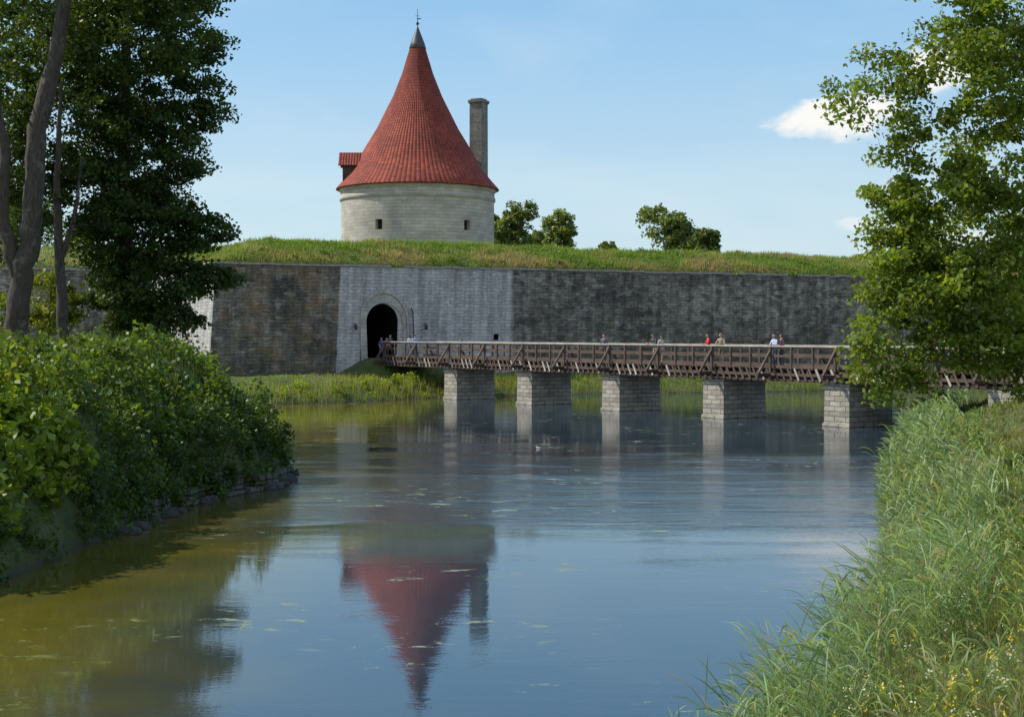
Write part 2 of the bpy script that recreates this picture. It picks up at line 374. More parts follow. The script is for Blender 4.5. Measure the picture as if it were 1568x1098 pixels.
mesh_np('grassy_rampart',V.reshape(-1,3),Q,MAT['rampart'],smooth=True)
mesh_np('courtyard_ground',[(-160,150,5.9),(200,230,5.9),(400,900,5.9),(-300,900,5.9)],[[0,1,2,3]],MAT['rampart'])
# ------------------------------------------------------------ tower
tw=empty('round_tower'); TX,TY=-12.1,183.0
def revolve(name,prof,mat,seg=128,R0=None):
    V=[];UV=[];L=0
    for j,(r,z) in enumerate(prof):
        if j: L+=math.hypot(r-prof[j-1][0],z-prof[j-1][1])
        for k in range(seg+1):
            t=2*math.pi*k/seg; V.append((TX+r*math.cos(t),TY+r*math.sin(t),z))
            UV.append(((R0 or r)*t,L))
    Q=[]
    for j in range(len(prof)-1):
        for k in range(seg): a=j*(seg+1)+k; Q.append([a,a+1,a+seg+2,a+seg+1])
    return mesh_np(name,V,Q,mat,tw,uv=UV,smooth=False)
TR=9.8
def cyl():
    b=Boxes(); seg=128; zs=[4,17.5,18.75,21.7]
    wins={}
    for px in (588,720):
        x=(px-640)*.0805; th=math.atan2(-math.sqrt(TR*TR-x*x),x); k=int(round(((th%(2*math.pi))/(2*math.pi))*seg)); wins[k]=1; wins[k-1]=0
    d=Boxes()
    def P(r,t,z): return (TX+r*math.cos(t),TY+r*math.sin(t),z)
    for k in range(seg):
        a,c=2*math.pi*k/seg,2*math.pi*(k+1)/seg
        for j in range(3):
            if k in wins and j==1:
                qs=[((a,zs[1]),(c,zs[1])),((c,zs[2]),(a,zs[2]))]
                qs.append(((c,zs[1]),(c,zs[2])) if wins[k] else ((a,zs[2]),(a,zs[1])))
                for (q1,q2) in qs:
                    b.quad([P(TR,*q1),P(TR,*q2),P(TR-.9,*q2),P(TR-.9,*q1)],[(0,0),(.5,0),(.5,.5),(0,.5)])
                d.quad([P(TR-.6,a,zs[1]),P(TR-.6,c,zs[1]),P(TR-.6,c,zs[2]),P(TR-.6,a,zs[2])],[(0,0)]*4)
                continue
            b.quad([P(TR,a,zs[j]),P(TR,c,zs[j]),P(TR,c,zs[j+1]),P(TR,a,zs[j+1])],[(TR*a,zs[j]),(TR*c,zs[j]),(TR*c,zs[j+1]),(TR*a,zs[j+1])])
    b.make('tower_wall',MAT['tower'],tw); d.make('window_opening',MAT['dark'],tw)
cyl()
revolve('cornice',[(9.79,21.5),(9.98,21.65),(9.98,22.0),(9.86,22.1),(9.86,22.75),(10.1,22.9),(10.1,23.2),(9,23.3)],MAT['tower'],R0=10)
rp=[(10.35,23.05),(10.45,23.1),(10.4,23.25),(9.5,24.25),(8.6,25.35),(7.95,26.3),(7.3,27.5),(6.6,28.7),(5.2,31.0),(3.15,35.1),(2.0,38.0),(1.0,41.3)]
revolve('tiled_cone_roof',[(9.6,23.0)]+rp,MAT['tiles'],160,R0=5.5)
revolve('lead_cap',[(1.06,41.2),(1.1,41.25),(.9,41.9),(.12,43.9),(.05,44.1)],MAT['lead'],32)
tu=Tubes(); tu.add([(TX,TY,43.8),(TX,TY,46.3)],[.05,.03],8); tu.add([(TX,TY,44.2),(TX,TY,44.35),(TX,TY,44.5),(TX,TY,44.65)],[.05,.2,.2,.05],10)
tu.add([(TX-.3,TY,45.4),(TX+.3,TY,45.4)],[.025,.025],6); tu.add([(TX-.1,TY,45.0),(TX+.4,TY,45.05),(TX+.4,TY,45.02)],[.05,.08,.01],6)
mesh_np('weather_vane',tu.V,tu.Q,MAT['iron'],tw)
db=Boxes(); rb=Boxes()
z1,z2=26.1,27.65; xa,xb=TX-9.75,TX-6.2; ya,yb=TY-3.6,TY-1.4; ym=(ya+yb)/2
db.hexa([(xa+.5,ya+.2,23.8),(xb,ya+.2,23.8),(xb,yb-.2,23.8),(xa+.5,yb-.2,23.8),(xa+.5,ya+.2,z1),(xb,ya+.2,z1),(xb,yb-.2,z1),(xa+.5,yb-.2,z1)])
for y0 in (ya-.15,yb+.15):
    p=[(xa,y0,z1-.15),(xb,y0,z1-.15),(xb,ym,z2),(xa,ym,z2)]
    rb.quad(p,[(0,0),(3.5,0),(3.5,2),(0,2)]); 
    q=[(a,b,c-.12) for a,b,c in p]; rb.quad(q[::-1],[(0,0),(3.5,0),(3.5,2),(0,2)])
    rb.quad([q[0],p[0],p[3],q[3]],[(0,0)]*4); rb.quad([q[0],q[1],p[1],p[0]],[(0,0)]*4)
db.quad([(xa+.5,ya+.2,z1),(xa+.5,yb-.2,z1),(xa+.5,ym,z2-.15),(xa+.5,ym,z2-.15)],[(0,0)]*4)
db.make('dormer_wall',MAT['wooddark'],tw); rb.make('dormer_roof',MAT['tiles'],tw)
cb=Boxes(); cx,cy=TX+7.75,TY+3.2; th=math.radians(-25.7)
def sq(r,z): return [(cx+r*(math.cos(th)*a-math.sin(th)*b),cy+r*(math.sin(th)*a+math.cos(th)*b),z) for a,b in ((-1,-1),(1,-1),(1,1),(-1,1))]
cb.hexa(sq(.9,22)+sq(.88,34.6)); cb.hexa(sq(.88,34.605)+sq(1.05,34.8)); cb.hexa(sq(1.05,34.805)+sq(1.05,35.1)); cb.hexa(sq(.8,35.105)+sq(.8,35.3))
cb.make('chimney',MAT['chimney'],tw)
# ------------------------------------------------------------ bridge
br=empty('wooden_footbridge')
W=Boxes(); WL=Boxes(); WD=Boxes()
a_s,a_e=-10.6,58
for w in (.15,1.1,2.1,3.05): WD.beam(BP(a_s,w,2.48),BP(a_e,w,2.48),.26,.42)
a=a_s+.1
while a<a_e:
    WD.beam(BP(a,-.42,2.8),BP(a,3.62,2.8),.15,.2); a+=.62
a=a_s
while a<a_e:
    j=random.uniform(-.006,.006); W.beam(BP(a,-.25+random.uniform(-.02,.02),2.97+j),BP(a,3.45,2.97+j),.185,.08); a+=.2
for w in (-.3,3.5):
    W.beam(BP(a_s,w,3.08),BP(a_e,w,3.08),.12,.16)
    W.beam(BP(a_s,w-.09 if w<0 else w+.09,2.66),BP(a_e,w-.09 if w<0 else w+.09,2.66),.06,.16)
    WL.beam(BP(a_s,w,4.2),BP(a_e,w,4.2),.17,.08)
    W.beam(BP(a_s,w,3.66),BP(a_e,w,3.66),.06,.13)
    W.beam(BP(a_s,w,4.1),BP(a_e,w,4.1),.06,.11)
sg=lambda w:-1 if w<0 else 1
for w in (-.3,3.5):
    o=sg(w)*.13
    a=a_s+.2
    while a<a_e-.4:
        (WL if random.random()<.3 else W).beam(BP(a,w+o,3.0),BP(a+.34,w+o,2.36),.045,.13+random.uniform(-.02,.02)); a+=.52+random.uniform(-.02,.02)
    WD.beam(BP(a_s,w+o*.4,2.36),BP(a_e,w+o*.4,2.36),.1,.12)
stp=9.37/6
for k in range(-7,38):
    a=k*stp-.85
    if a<a_s or a>a_e: continue
    major=(k%3==0)
    for w in (-.3,3.5):
        o=sg(w)
        W.beam(BP(a,w+o*.04,2.4 if major else 2.95),BP(a+random.uniform(-.02,.02),w+o*.04,4.17),.14 if major else .11,.14 if major else .11)
        if major:
            WD.beam(BP(a,w-o*1,2.62),BP(a,w+o*1.05,2.62),.16,.2)
            W.beam(BP(a,w+o*.06,3.95),BP(a,w+o*.98,2.66),.12,.12)
W.make('deck_and_railing',MAT['wood'],br); WL.make('handrail',MAT['woodlight'],br); WD.make('girders',MAT['wooddark'],br)
PB=Boxes()
def bbox_(a0,a1,w0,w1,z0,z1,ins=0):
    c=[BP(a0,w0,z0),BP(a1,w0,z0),BP(a1,w1,z0),BP(a0,w1,z0)]
    d=[BP(a0+ins,w0+ins,z1),BP(a1-ins,w0+ins,z1),BP(a1-ins,w1-ins,z1),BP(a0+ins,w1-ins,z1)]
    PB.hexa(c[:]+d)
for k in range(0,5):
    a1=9.37*k; a0=a1-1.75
    bbox_(a0-.06,a1+.06,-.26,3.26,-1.5,.16); bbox_(a0,a1,-.2,3.2,.163,2.0,ins=.03); bbox_(a0-.03,a1+.03,-.23,3.23,2.003,2.24)
bbox_(46.2,51.5,-.5,3.7,-.5,2.25); bbox_(-14.0,-10.2,-.2,3.4,.2,2.25)
PB.make('stone_piers',MAT['pier'],br)
# ------------------------------------------------------------ foliage
def unit(v): return v/np.maximum(np.linalg.norm(v,axis=1,keepdims=True),1e-6)
def leafgeo(C,size,r,droop=0,upb=.8):
    N=len(C); c=unit(r.normal(size=(N,3))+np.array([0,0,upb])); a=unit(np.cross(c,r.normal(size=(N,3)))); a[:,2]-=droop; a=unit(a); b=unit(np.cross(c,a)); s=size[:,None]
    V=np.stack([C-a*s*.5,C+b*s*.34+c*s*.09,C+a*s*.55,C-b*s*.34+c*s*.09],1)
    return V.reshape(-1,3)
def leafmesh(name,C,size,col,r,parent=None,droop=0,upb=.8,mat=None):
    V=leafgeo(C,size,r,droop,upb); Q=np.arange(len(V)).reshape(-1,4)
    return mesh_np(name,V,Q,mat or MAT['leaf'],parent,col=np.repeat(col,4,axis=0))
def cluster_leaves(cent,cr,per,size,base,r,flat=.6,tonev=.3,yel=(1.5,1.25,.6)):
    n=len(cent); per_=np.maximum((per*r.uniform(.6,1.4,n)).astype(int),4)
    idx=np.repeat(np.arange(n),per_); N=len(idx)
    d=unit(r.normal(size=(N,3)))*(r.uniform(0,1,N)**.5)[:,None]
    R=(cr*r.uniform(.6,1.35,n))[idx][:,None]
    C=cent[idx]+d*R*np.array([1,1,flat])
    C[:,2]-=.25*R[:,0]*(d[:,0]**2+d[:,1]**2)
    tone=(r.uniform(1-tonev,1+tonev,n)[idx]*r.uniform(.75,1.25,N))[:,None]
    y=(r.uniform(0,1,n)[idx]*.5+r.uniform(0,.3,N))[:,None]
    col=np.array(base)*tone*(1-y+y*np.array(yel))
    return C,size*r.uniform(.65,1.3,N)*r.uniform(.8,1.25,n)[idx],col
def make_tree(name,trunks,blobs,leaf,per,cr,base,seed,droop=.3,flat=.6,limb=.03,sides=9,shell=.45,mat=None):
    r=np.random.default_rng(seed); e=empty(name); T=Tubes(); nodes=[];nr=[]
    for tr in trunks:
        P=np.array([t[:3] for t in tr],float); R=np.array([t[3] for t in tr],float)
        m=len(P); tt=np.linspace(0,m-1,m*5); 
        pp=np.stack([np.interp(tt,np.arange(m),P[:,i]) for i in range(3)],1); rr=np.interp(tt,np.arange(m),R)
        pp[1:,:2]+=r.normal(size=(len(pp)-1,2))*rr[1:,None]*.12
        T.add([tuple(p) for p in pp],list(rr*(1+r.uniform(-.06,.06,len(rr)))),sides)
        nodes+=list(pp[2:]); nr+=list(rr[2:])
    cs=[]
    for (cx,cy,cz,rx,ry,rz,n) in blobs:
        d=unit(r.normal(size=(n,3)))*(shell+(1-shell)*r.uniform(0,1,n)**.6)[:,None]
        cs.append(np.array([cx,cy,cz])+d*np.array([rx,ry,rz]))
    cs=np.concatenate(cs)
    nodes=np.array(nodes); nr=np.array(nr); t0=nodes.copy()
    dist=np.min(np.linalg.norm(cs[:,None]-t0[None],axis=2),1); cs=cs[np.argsort(dist)]
    for c in cs:
        dd=np.linalg.norm(nodes-c,axis=1)+.9*np.maximum(0,nodes[:,2]-c[2]+.2*np.linalg.norm(nodes[:,:2]-c[:2],axis=1)) 
        j=int(np.argmin(dd)); p=nodes[j]; L=np.linalg.norm(c-p)
        m1=p+(c-p)*.35+np.array([0,0,.10*L])+r.normal(size=3)*.05*L; m2=p+(c-p)*.7+np.array([0,0,.08*L])+r.normal(size=3)*.05*L
        r0=min(nr[j]*.75,limb*L+.015); 
        T.add([tuple(p),tuple(m1),tuple(m2),tuple(c)],[r0,r0*.75,r0*.55,max(r0*.3,.006)],5)
        nodes=np.vstack([nodes,m1,m2,c]); nr=np.concatenate([nr,[r0*.75,r0*.55,max(r0*.35,.008)]])
    mesh_np('trunk_and_limbs',T.V,T.Q,MAT['bark'],e,smooth=True)
    C,S,K=cluster_leaves(cs,cr,per,leaf,base,r,flat)
    leafmesh('leaves',C,S,K,r,e,droop,mat=mat)
    return e
DK=(.040,.078,.020); MD=(.065,.115,.026); LT=(.13,.20,.034)
make_tree('maple_tree',[[(16.8,43.3,2.4,.42),(16.6,43.2,6,.36),(16.2,43,10,.28),(15.6,42.6,14,.18),(15.2,42.5,18,.08)]],
 [(13.6,42,12.2,2.3,2.2,1.7,60),(10.7,41.8,12.1,1.5,1.2,1.2,20),(11.4,41.8,10.6,.9,.9,.8,9),(12.9,42,8.4,2.1,2.0,1.7,74),(15.0,42.4,10,2.4,2.4,2.2,70),
  (12.3,41.6,6.4,2.0,1.8,1.5,72),(11.0,41.3,4.5,1.3,1.2,1.4,32),(14.4,41.8,6.2,2.0,2.0,2.0,64),(15.2,42.5,14.6,2.9,2.4,1.9,70),(12.9,42,14.4,1.5,1.3,1.0,18),
  (13.8,41,4.7,1.5,1.4,.9,30),(15.3,41,4.2,1.0,1.2,1.2,24),(19,43,10,3.5,3.5,5,70),(11.1,41.8,9.0,.8,.9,.6,8),(11.6,41.8,8.2,1.0,1,1.0,16)],
 .155,95,.62,LT,11,.35,.6)
make_tree('ash_tree',[[(29.5,75,2.8,.35),(29.4,75,7,.28),(29,75,12,.15)]],
 [(28,74,9,3.4,3,3.2,90),(26.5,73,6.4,2.5,2.2,1.6,50),(30,75,14,3,3,3,60)],.24,75,.8,MD,12,.3)
make_tree('linden_tree',[[(-19.2,55,4.2,.50),(-18.95,55,7,.42),(-18.5,55,9.5,.40),(-18.3,55,12.8,.36),(-17.4,55,16.3,.28),(-16.9,55,20,.2),(-16.5,55,24,.1)],
  [(-19.1,55,7.2,.3),(-19.6,54.8,9.2,.26),(-19.5,54.8,12,.22),(-20.0,54.8,15,.18),(-20.6,55,20,.1)]],
 [(-17.5,57,20.5,5.5,3,3.6,130),(-13.5,56.5,18.6,2.6,1.8,1.5,50),(-21,58.5,15,2.2,2.5,3,60),(-15.5,58,16.8,3.0,2,1.6,70),(-20.5,58,11.5,1.6,1.6,1.6,30)],.18,85,.75,(.055,.10,.024),21,.4)
make_tree('horse_chestnut_tree',[[(-16.9,62,4.4,.42),(-16.9,62,9,.34),(-16.8,62,15,.24),(-16.7,62,22,.1)]],
 [(-16.6,62,17,4.4,3.2,3.4,180),(-16.4,61.8,12.6,3.3,3,2.6,150),(-16.0,61.5,9.2,3.1,2.8,2.0,120),(-15.6,61,6.9,2.6,2.4,1.5,80),(-15.3,60.6,5.5,1.9,1.8,.8,36),(-16.7,62,21,5,3.5,3,80),(-13.2,61.5,9.4,.9,1,.7,12),(-13.0,61.5,7.4,.9,1,.5,10),(-12.9,61.5,14.5,.9,1,.7,12)],.18,115,.8,DK,22,.5,.45)
make_tree('young_linden_tree',[[(-17.95,57,4.4,.24),(-18.1,57,7.5,.2),(-18.2,57,11,.14),(-18.0,57,15,.06)],[(-18.0,57,8,.12),(-17.4,57,10,.08),(-17.2,57,12,.04)]],
 [(-18.3,59,13.5,2.6,2,2.6,70),(-17.5,58.5,10.5,1.8,1.5,2.0,45)],.17,90,.65,DK,23,.4)
make_tree('linden_tree',[[(-25.5,66,4.5,.4),(-25.2,66,10,.3),(-25,66,18,.12)]],
 [(-24.5,66,17,3.5,3,4,100),(-24,66,10.5,2.6,2.5,2.4,60),(-21.5,66.5,19,3,3,3,60)],.2,80,.85,DK,24,.4)
make_tree('hazel_shrub',[[(-19.8,61,4.5,.08),(-19.8,61,6,.05),(-19.7,61,7.4,.02)]],[(-19.8,61,6.2,1.3,1.2,1.6,40),(-22.5,61,5.8,1.4,1.2,1.2,30)],.17,70,.5,(.14,.20,.03),25,.2)
def dtree(name,px,D,ytop,wpx,seed,col=MD,slim=1.0,zb=6):
    X=(px-784)/F*D; zt=5+(508-ytop)/F*D; w=wpx/F*D/2
    r=np.random.default_rng(seed); bl=[]
    hh=max(zt-15,4)
    for k in range(6):
        bl.append((X+r.uniform(-.5,.5)*w,D+r.uniform(-.5,.5)*w,zt-hh*(.15+.62*k/5)-.4,w*r.uniform(.4,.72),w*.6,hh*.17,int(14*slim)+6))
    bl.append((X,D,zt-hh*.5,w*.85,w*.7,hh*.32,26))
    make_tree(name,[[(X,D,zb,.35),(X,D,zb+6,.3),(X+.1,D,zt-2,.1)]],bl,.42,48,w*.24,col,seed,.2,.7,sides=7)
D1=(.12,.18,.075); D2=(.15,.21,.09)
dtree('oak_tree',787,198,304,74,31,D1); dtree('oak_tree',757,204,316,52,32,D1); dtree('birch_tree',857,205,315,66,33,D2,.9)
dtree('oak_tree',1025,200,311,90,34,D1); dtree('rowan_tree',1083,195,345,42,35,D1,.8); dtree('hawthorn_tree',934,190,366,40,36,D1,.6); dtree('oak_tree',820,215,350,50,37,D1,.6)
dtree('hawthorn_tree',1322,170,380,44,38,D1,.6); dtree('oak_tree',40,190,300,200,39,MD); dtree('oak_tree',-60,180,280,200,40,MD)
def bank(name,N,poly,bb,dmin,dmax,lift,leaf,per,cr,base,seed,flat=.8,upb=.8):
    r=np.random.default_rng(seed); x=r.uniform(bb[0],bb[1],N); y=r.uniform(bb[2],bb[3],N)
    d=sd(poly,x,y); k=(d>dmin)&(d<dmax)&(np.abs(x/np.maximum(y,1))<.40); x,y,d=x[k],y[k],d[k]
    lum=fbm(x*.45,y*.45,seed)
    k=lum>.3; x,y,d,lum=x[k],y[k],d[k],lum[k]
    z=np.maximum(H(x,y),.1)+lift*r.uniform(0,1,len(x))*(lum*1.6)
    cent=np.stack([x,y,z],1)
    C,S,K=cluster_leaves(cent,cr,per,leaf,base,r,flat,.45)
    C[:,2]=np.maximum(C[:,2],.03)
    leafmesh(name,C,S,K,r,None,.3,upb)
bank('ivy_ground_cover',3000,Lp,(-24,-6,22,64),-.15,5.5,.6,.13,46,.42,(.055,.11,.022),41)
bank('bramble_thicket',560,Lp,(-14,-8.5,25,34),.3,4.5,1.2,.20,60,.55,(.16,.24,.03),42)
bank('bramble_thicket',300,Lp,(-16,-7,34,50),.8,5,1.2,.17,60,.5,(.09,.155,.028),43)
bank('overhanging_ivy',640,Lp,(-10.5,-6.8,33,54),-.32,.8,1.5,.13,70,.36,(.05,.10,.022),46,1.4)
bank('far_bank_shrubs',380,Fp,(-17,34,96,130),.2,5,.4,.20,45,.42,(.18,.26,.04),44,.8)
bank('far_bank_shrubs',60,Fp,(-16,-5.5,97,111),.3,3.5,.9,.20,60,.5,(.16,.25,.04),45,.8)
def blades(name,x,y,z,h,w,col,r,bend=.35,segs=3,lean=(0,0)):
    N=len(x); th=r.uniform(0,2*math.pi,N); d=np.stack([np.cos(th)+lean[0],np.sin(th)+lean[1],np.zeros(N)],1)*.7
    ph=r.uniform(0,math.pi,N); s=np.stack([np.cos(ph),np.sin(ph),np.zeros(N)],1)
    P=np.stack([x,y,z-.05],1); b=(bend*r.uniform(.3,1.4,N)*h)[:,None]
    V=[];K=[]
    for i in range(segs+1):
        t=i/segs; c=P+np.array([0,0,1])*(h*(t-.12*t*t*bend*2))[:,None]+d*b*t*t
        ww=(w*(1-t**1.5)*.5+w*.02)[:,None]
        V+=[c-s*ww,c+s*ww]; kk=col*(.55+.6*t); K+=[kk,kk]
    V=np.stack(V,1).reshape(-1,3); K=np.stack(K,1).reshape(-1,3)
    nb=2*(segs+1); base=(np.arange(N)*nb)[:,None]
    Q=np.concatenate([base+np.array([[2*i,2*i+1,2*i+3,2*i+2]]) for i in range(segs)],0)
    mesh_np(name,V,Q,MAT['blade'],None,col=K)
def gcol(r,N,base,yel,t):
    t=np.clip(t,0,1)[:,None]; return (np.array(base)*(1-t)+np.array(yel)*t)*r.uniform(.7,1.3,N)[:,None]
r=np.random.default_rng(50)
N=150000; y=6.5*(80/6.5)**r.uniform(0,1,N); x=-1+(.40*y+1.5)*r.uniform(0,1,N)
d=sd(Rp,x,y); k=(d>.2); x,y,d=x[k],y[k],d[k]; N=len(x); z=H(x,y)
patch=fbm(x*.5,y*.35,60); dryp=fbm(x*.3+9,y*.2,61)
h=(.10+.34*patch*patch*1.6)*r.uniform(.6,1.4,N)
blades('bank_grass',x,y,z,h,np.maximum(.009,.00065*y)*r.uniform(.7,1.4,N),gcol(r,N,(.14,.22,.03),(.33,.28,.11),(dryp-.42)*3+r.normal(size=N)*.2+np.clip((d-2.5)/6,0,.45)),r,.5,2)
def reeds(name,N,y0,y1,dm,dM,hm,seed,c1=(.18,.29,.11),c2=(.32,.42,.20),thr=.22):
    r=np.random.default_rng(seed); y=y0*(y1/y0)**r.uniform(0,1,N)
    wl=np.interp(y,[p[1] for p in Rp[0:9]],[p[0] for p in Rp[0:9]]); x=wl+r.uniform(dm-1,dM+3,N)
    d=sd(Rp,x,y); cl=fbm(x*.8,y*.6,seed); k=(d>dm+ .5*(cl-.5))&(d<dM+1.5*(cl-.5))&(r.uniform(0,1,N)<np.clip((cl-thr)*2.6,0,1)); x,y,d=x[k],y[k],d[k]; N=len(x)
    z=np.maximum(H(x,y),-.3); h=hm*r.uniform(.55,1.15,N)*(.6+.8*fbm(x*.4,y*.4,seed+5))
    K=gcol(r,N,c1,c2,r.uniform(0,1,N)); dry=r.uniform(0,1,N)<.06; K[dry]=np.array((.36,.30,.17))
    V=[];C=[]
    th0=r.uniform(-.35,.35,(N,2))+np.array([-.25,-.08])
    def strip(P0,P1,P2,w,col,shade):
        tng=unit(P2-P0); s=unit(np.cross(tng,r.normal(size=(len(P0),3))))
        for t,ww in ((0,.5),(.35,1),(.7,.75),(1,.06)):
            c=P0*(1-t)**2+2*P1*t*(1-t)+P2*t*t
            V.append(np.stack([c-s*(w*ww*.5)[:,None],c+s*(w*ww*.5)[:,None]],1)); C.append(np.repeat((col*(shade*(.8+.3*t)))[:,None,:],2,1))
    B=np.stack([x,y,z-.05],1); top=B+np.stack([th0[:,0]*h*.5,th0[:,1]*h*.5,h],1); w=np.maximum(.006,.00045*y)
    strip(B,(B+top)/2+np.array([0,0,.02]),top,w,K,.8)
    for q in range(5):
        f=(.25+.16*q+r.uniform(-.06,.06,N))[:,None]; P0=B*(1-f)+top*f; a=r.uniform(0,6.28,N); L=h*r.uniform(.28,.5,N)
        dr_=np.stack([np.cos(a)-.35,np.sin(a),np.zeros(N)],1)*L[:,None]; up=np.zeros((N,3)); up[:,2]=L
        strip(P0,P0+dr_*.3+up*.6,P0+dr_*.8+up*r.uniform(.2,.9,N)[:,None],np.maximum(.020,.0011*y)*r.uniform(.7,1.3,N),K,1.0)
    nst=6
    Vs=[np.concatenate(V[4*i:4*i+4],1) for i in range(nst)]; Cs=[np.concatenate(C[4*i:4*i+4],1) for i in range(nst)]
    V=np.concatenate(Vs,0).reshape(-1,3); C=np.concatenate(Cs,0).reshape(-1,3)
    base=(np.arange(N*nst)*8)[:,None]; Q=np.concatenate([base+np.array([[2*i,2*i+1,2*i+3,2*i+2]]) for i in range(3)],0)
    mesh_np(name,V,Q,MAT['blade'],None,col=C)
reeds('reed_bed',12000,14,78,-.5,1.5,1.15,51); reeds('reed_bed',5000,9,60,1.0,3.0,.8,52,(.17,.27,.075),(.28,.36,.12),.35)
r=np.random.default_rng(55); N=3600; y=9*(60/9)**r.uniform(0,1,N); x=(.42*y)*r.uniform(.2,1,N); d=sd(Rp,x,y); k=d>.8; x,y=x[k],y[k]; N=len(x); z=H(x,y); h=r.uniform(.35,.85,N)
blades('dry_grass_stalks',x,y,z,h,np.maximum(.005,.0004*y),gcol(r,N,(.34,.28,.15),(.42,.34,.2),r.uniform(0,1,N)),r,.25,3)
ii=r.integers(0,N,700); C=np.stack([x,y,z+h*.97],1)[ii]; C=np.repeat(C,5,0)+r.normal(size=(700*5,3))*np.array([.02,.02,.03])
fc=np.where((r.uniform(0,1,700)<.6)[:,None],np.array((.75,.58,.04)),np.array((.68,.66,.56))); leafmesh('meadow_wildflowers',C,np.full(len(C),.032),np.repeat(fc,5,0),r)
T=Tubes(); C=[]
for k in range(18):
    yy=r.uniform(19,24); xx=r.uniform(.285,.32)*yy; zz=float(H(xx,yy)); hh=r.uniform(.7,1.1); T.add([(xx,yy,zz),(xx+.02,yy,zz+hh*.5),(xx+.05,yy,zz+hh)],[.008,.006,.005],5)
    C.append(np.array([xx+.05,yy,zz+hh])+r.normal(size=(70,3))*np.array([.055,.055,.02]))
C=np.concatenate(C); e=empty('hogweed_plant'); mesh_np('stems',T.V,T.Q,simple('green_stem',(.12,.16,.05)),e); leafmesh('umbels',C,np.full(len(C),.032),np.tile((.55,.45,.30),(len(C),1)),r,e)
r=np.random.default_rng(56); N=75000; x=r.uniform(-22,48,N); y=r.uniform(95,138,N); d=sd(Fp,x,y); k=(d>-.2)&(d<8); x,y,d=x[k],y[k],d[k]; N=len(x); cl=fbm(x*.3,y*.3,70)
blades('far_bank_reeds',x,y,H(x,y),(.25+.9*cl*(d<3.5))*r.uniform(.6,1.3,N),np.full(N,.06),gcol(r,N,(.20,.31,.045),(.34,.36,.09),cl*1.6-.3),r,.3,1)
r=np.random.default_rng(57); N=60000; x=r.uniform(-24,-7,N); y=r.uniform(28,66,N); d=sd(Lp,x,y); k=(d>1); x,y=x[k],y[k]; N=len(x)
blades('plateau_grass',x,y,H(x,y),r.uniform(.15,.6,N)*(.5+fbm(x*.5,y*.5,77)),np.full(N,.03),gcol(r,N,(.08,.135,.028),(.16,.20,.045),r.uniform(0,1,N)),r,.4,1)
r=np.random.default_rng(58); N=90000
i=r.uniform(1.0,7.9,N); j=86+r.uniform(0,110,N); j=np.where(r.uniform(0,1,N)<.2,r.uniform(40,88,N),j); i0=i.astype(int); j0=j.astype(int); fi=(i-i0)[:,None]; fj=(j-j0)[:,None]
P=(RV[i0,j0]*(1-fj)+RV[i0,j0+1]*fj)*(1-fi)+(RV[i0+1,j0]*(1-fj)+RV[i0+1,j0+1]*fj)*fi
cl=fbm(P[:,0]*.22,P[:,1]*.22,75); c3=fbm(P[:,0]*.5,P[:,1]*.9,78)
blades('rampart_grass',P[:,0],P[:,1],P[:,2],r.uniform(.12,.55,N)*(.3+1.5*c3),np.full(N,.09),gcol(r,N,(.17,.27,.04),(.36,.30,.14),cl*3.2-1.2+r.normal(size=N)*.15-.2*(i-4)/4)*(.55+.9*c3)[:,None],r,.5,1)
r=np.random.default_rng(59); n=420; i=r.integers(1,8,n); j=r.integers(70,195,n); cent=RV[i,j]+np.array([0,0,.12])+r.normal(size=(n,3))*np.array([.5,.3,.03])
C,S,K=cluster_leaves(cent,.5,30,.18,(.10,.17,.03),r,.45,.5); leafmesh('rampart_weeds',C,S,K,r)
# ------------------------------------------------------------ ruined wall & stones on left bank
rw=Boxes()
def along(poly,s):
    for i in range(len(poly)-1):
        a=np.array(poly[i]);b=np.array(poly[i+1]);L=np.linalg.norm(b-a)
        if s<=L: t=(b-a)/L; return a+t*s,t
        s-=L
    return None,None
pl=[(-9.9,35.2),(-9.3,41.4),(-7.7,45.8),(-7.8,49.2),(-9.0,53)]
s=0
while True:
    p,t=along(pl,s)
    if p is None: break
    hcour=2 if p[1]<42 else int(2+2*vn(np.array([s*.9]),np.array([.5]),4)[0])
    w=random.uniform(.4,.95)
    nrm=np.array([t[1],-t[0]])
    for c in range(hcour):
        if random.random()<(.4 if p[1]<42 else .25): continue
        j=random.uniform(-.1,.12)-c*.1
        z0=-.15+c*.31+(random.uniform(-.03,.03)); o=nrm*(.16+j)
        a=p+o; b=p+t*(w-.04)+o; bi=nrm*-.6
        rw.hexa([(a[0],a[1],z0),(b[0],b[1],z0),(b[0]+bi[0],b[1]+bi[1],z0),(a[0]+bi[0],a[1]+bi[1],z0),(a[0],a[1],z0+.29),(b[0],b[1],z0+.27),(b[0]+bi[0],b[1]+bi[1],z0+.29),(a[0]+bi[0],a[1]+bi[1],z0+.28)])
    s+=w
rw.make('ruined_stone_wall',MAT['rubble'])
bm=bmesh.new()
for k in range(34):
    s=random.uniform(0,18); p,t=along(pl,s)
    if p is None: continue
    m0=len(bm.verts); bmesh.ops.create_icosphere(bm,subdivisions=2,radius=1); bm.verts.ensure_lookup_table()
    sc=random.uniform(.12,.32); sx,sy,sz=sc*random.uniform(.8,1.5),sc*random.uniform(.8,1.3),sc*random.uniform(.5,.8); o=np.array([t[1],-t[0]])*random.uniform(.1,.4)
    for v in bm.verts[m0:]:
        f=1+.35*(hsh(int(v.co.x*9),int(v.co.y*9+v.co.z*5),k)-.5); v.co=Vector((p[0]+o[0]+v.co.x*sx*f,p[1]+o[1]+v.co.y*sy*f,v.co.z*sz*f+.02))
me=bpy.data.meshes.new('waterline_stones'); bm.to_mesh(me); bm.free(); me.materials.append(MAT['rubble']); me.uv_layers.new(name='UVMap'); link(bpy.data.objects.new('waterline_stones',me))
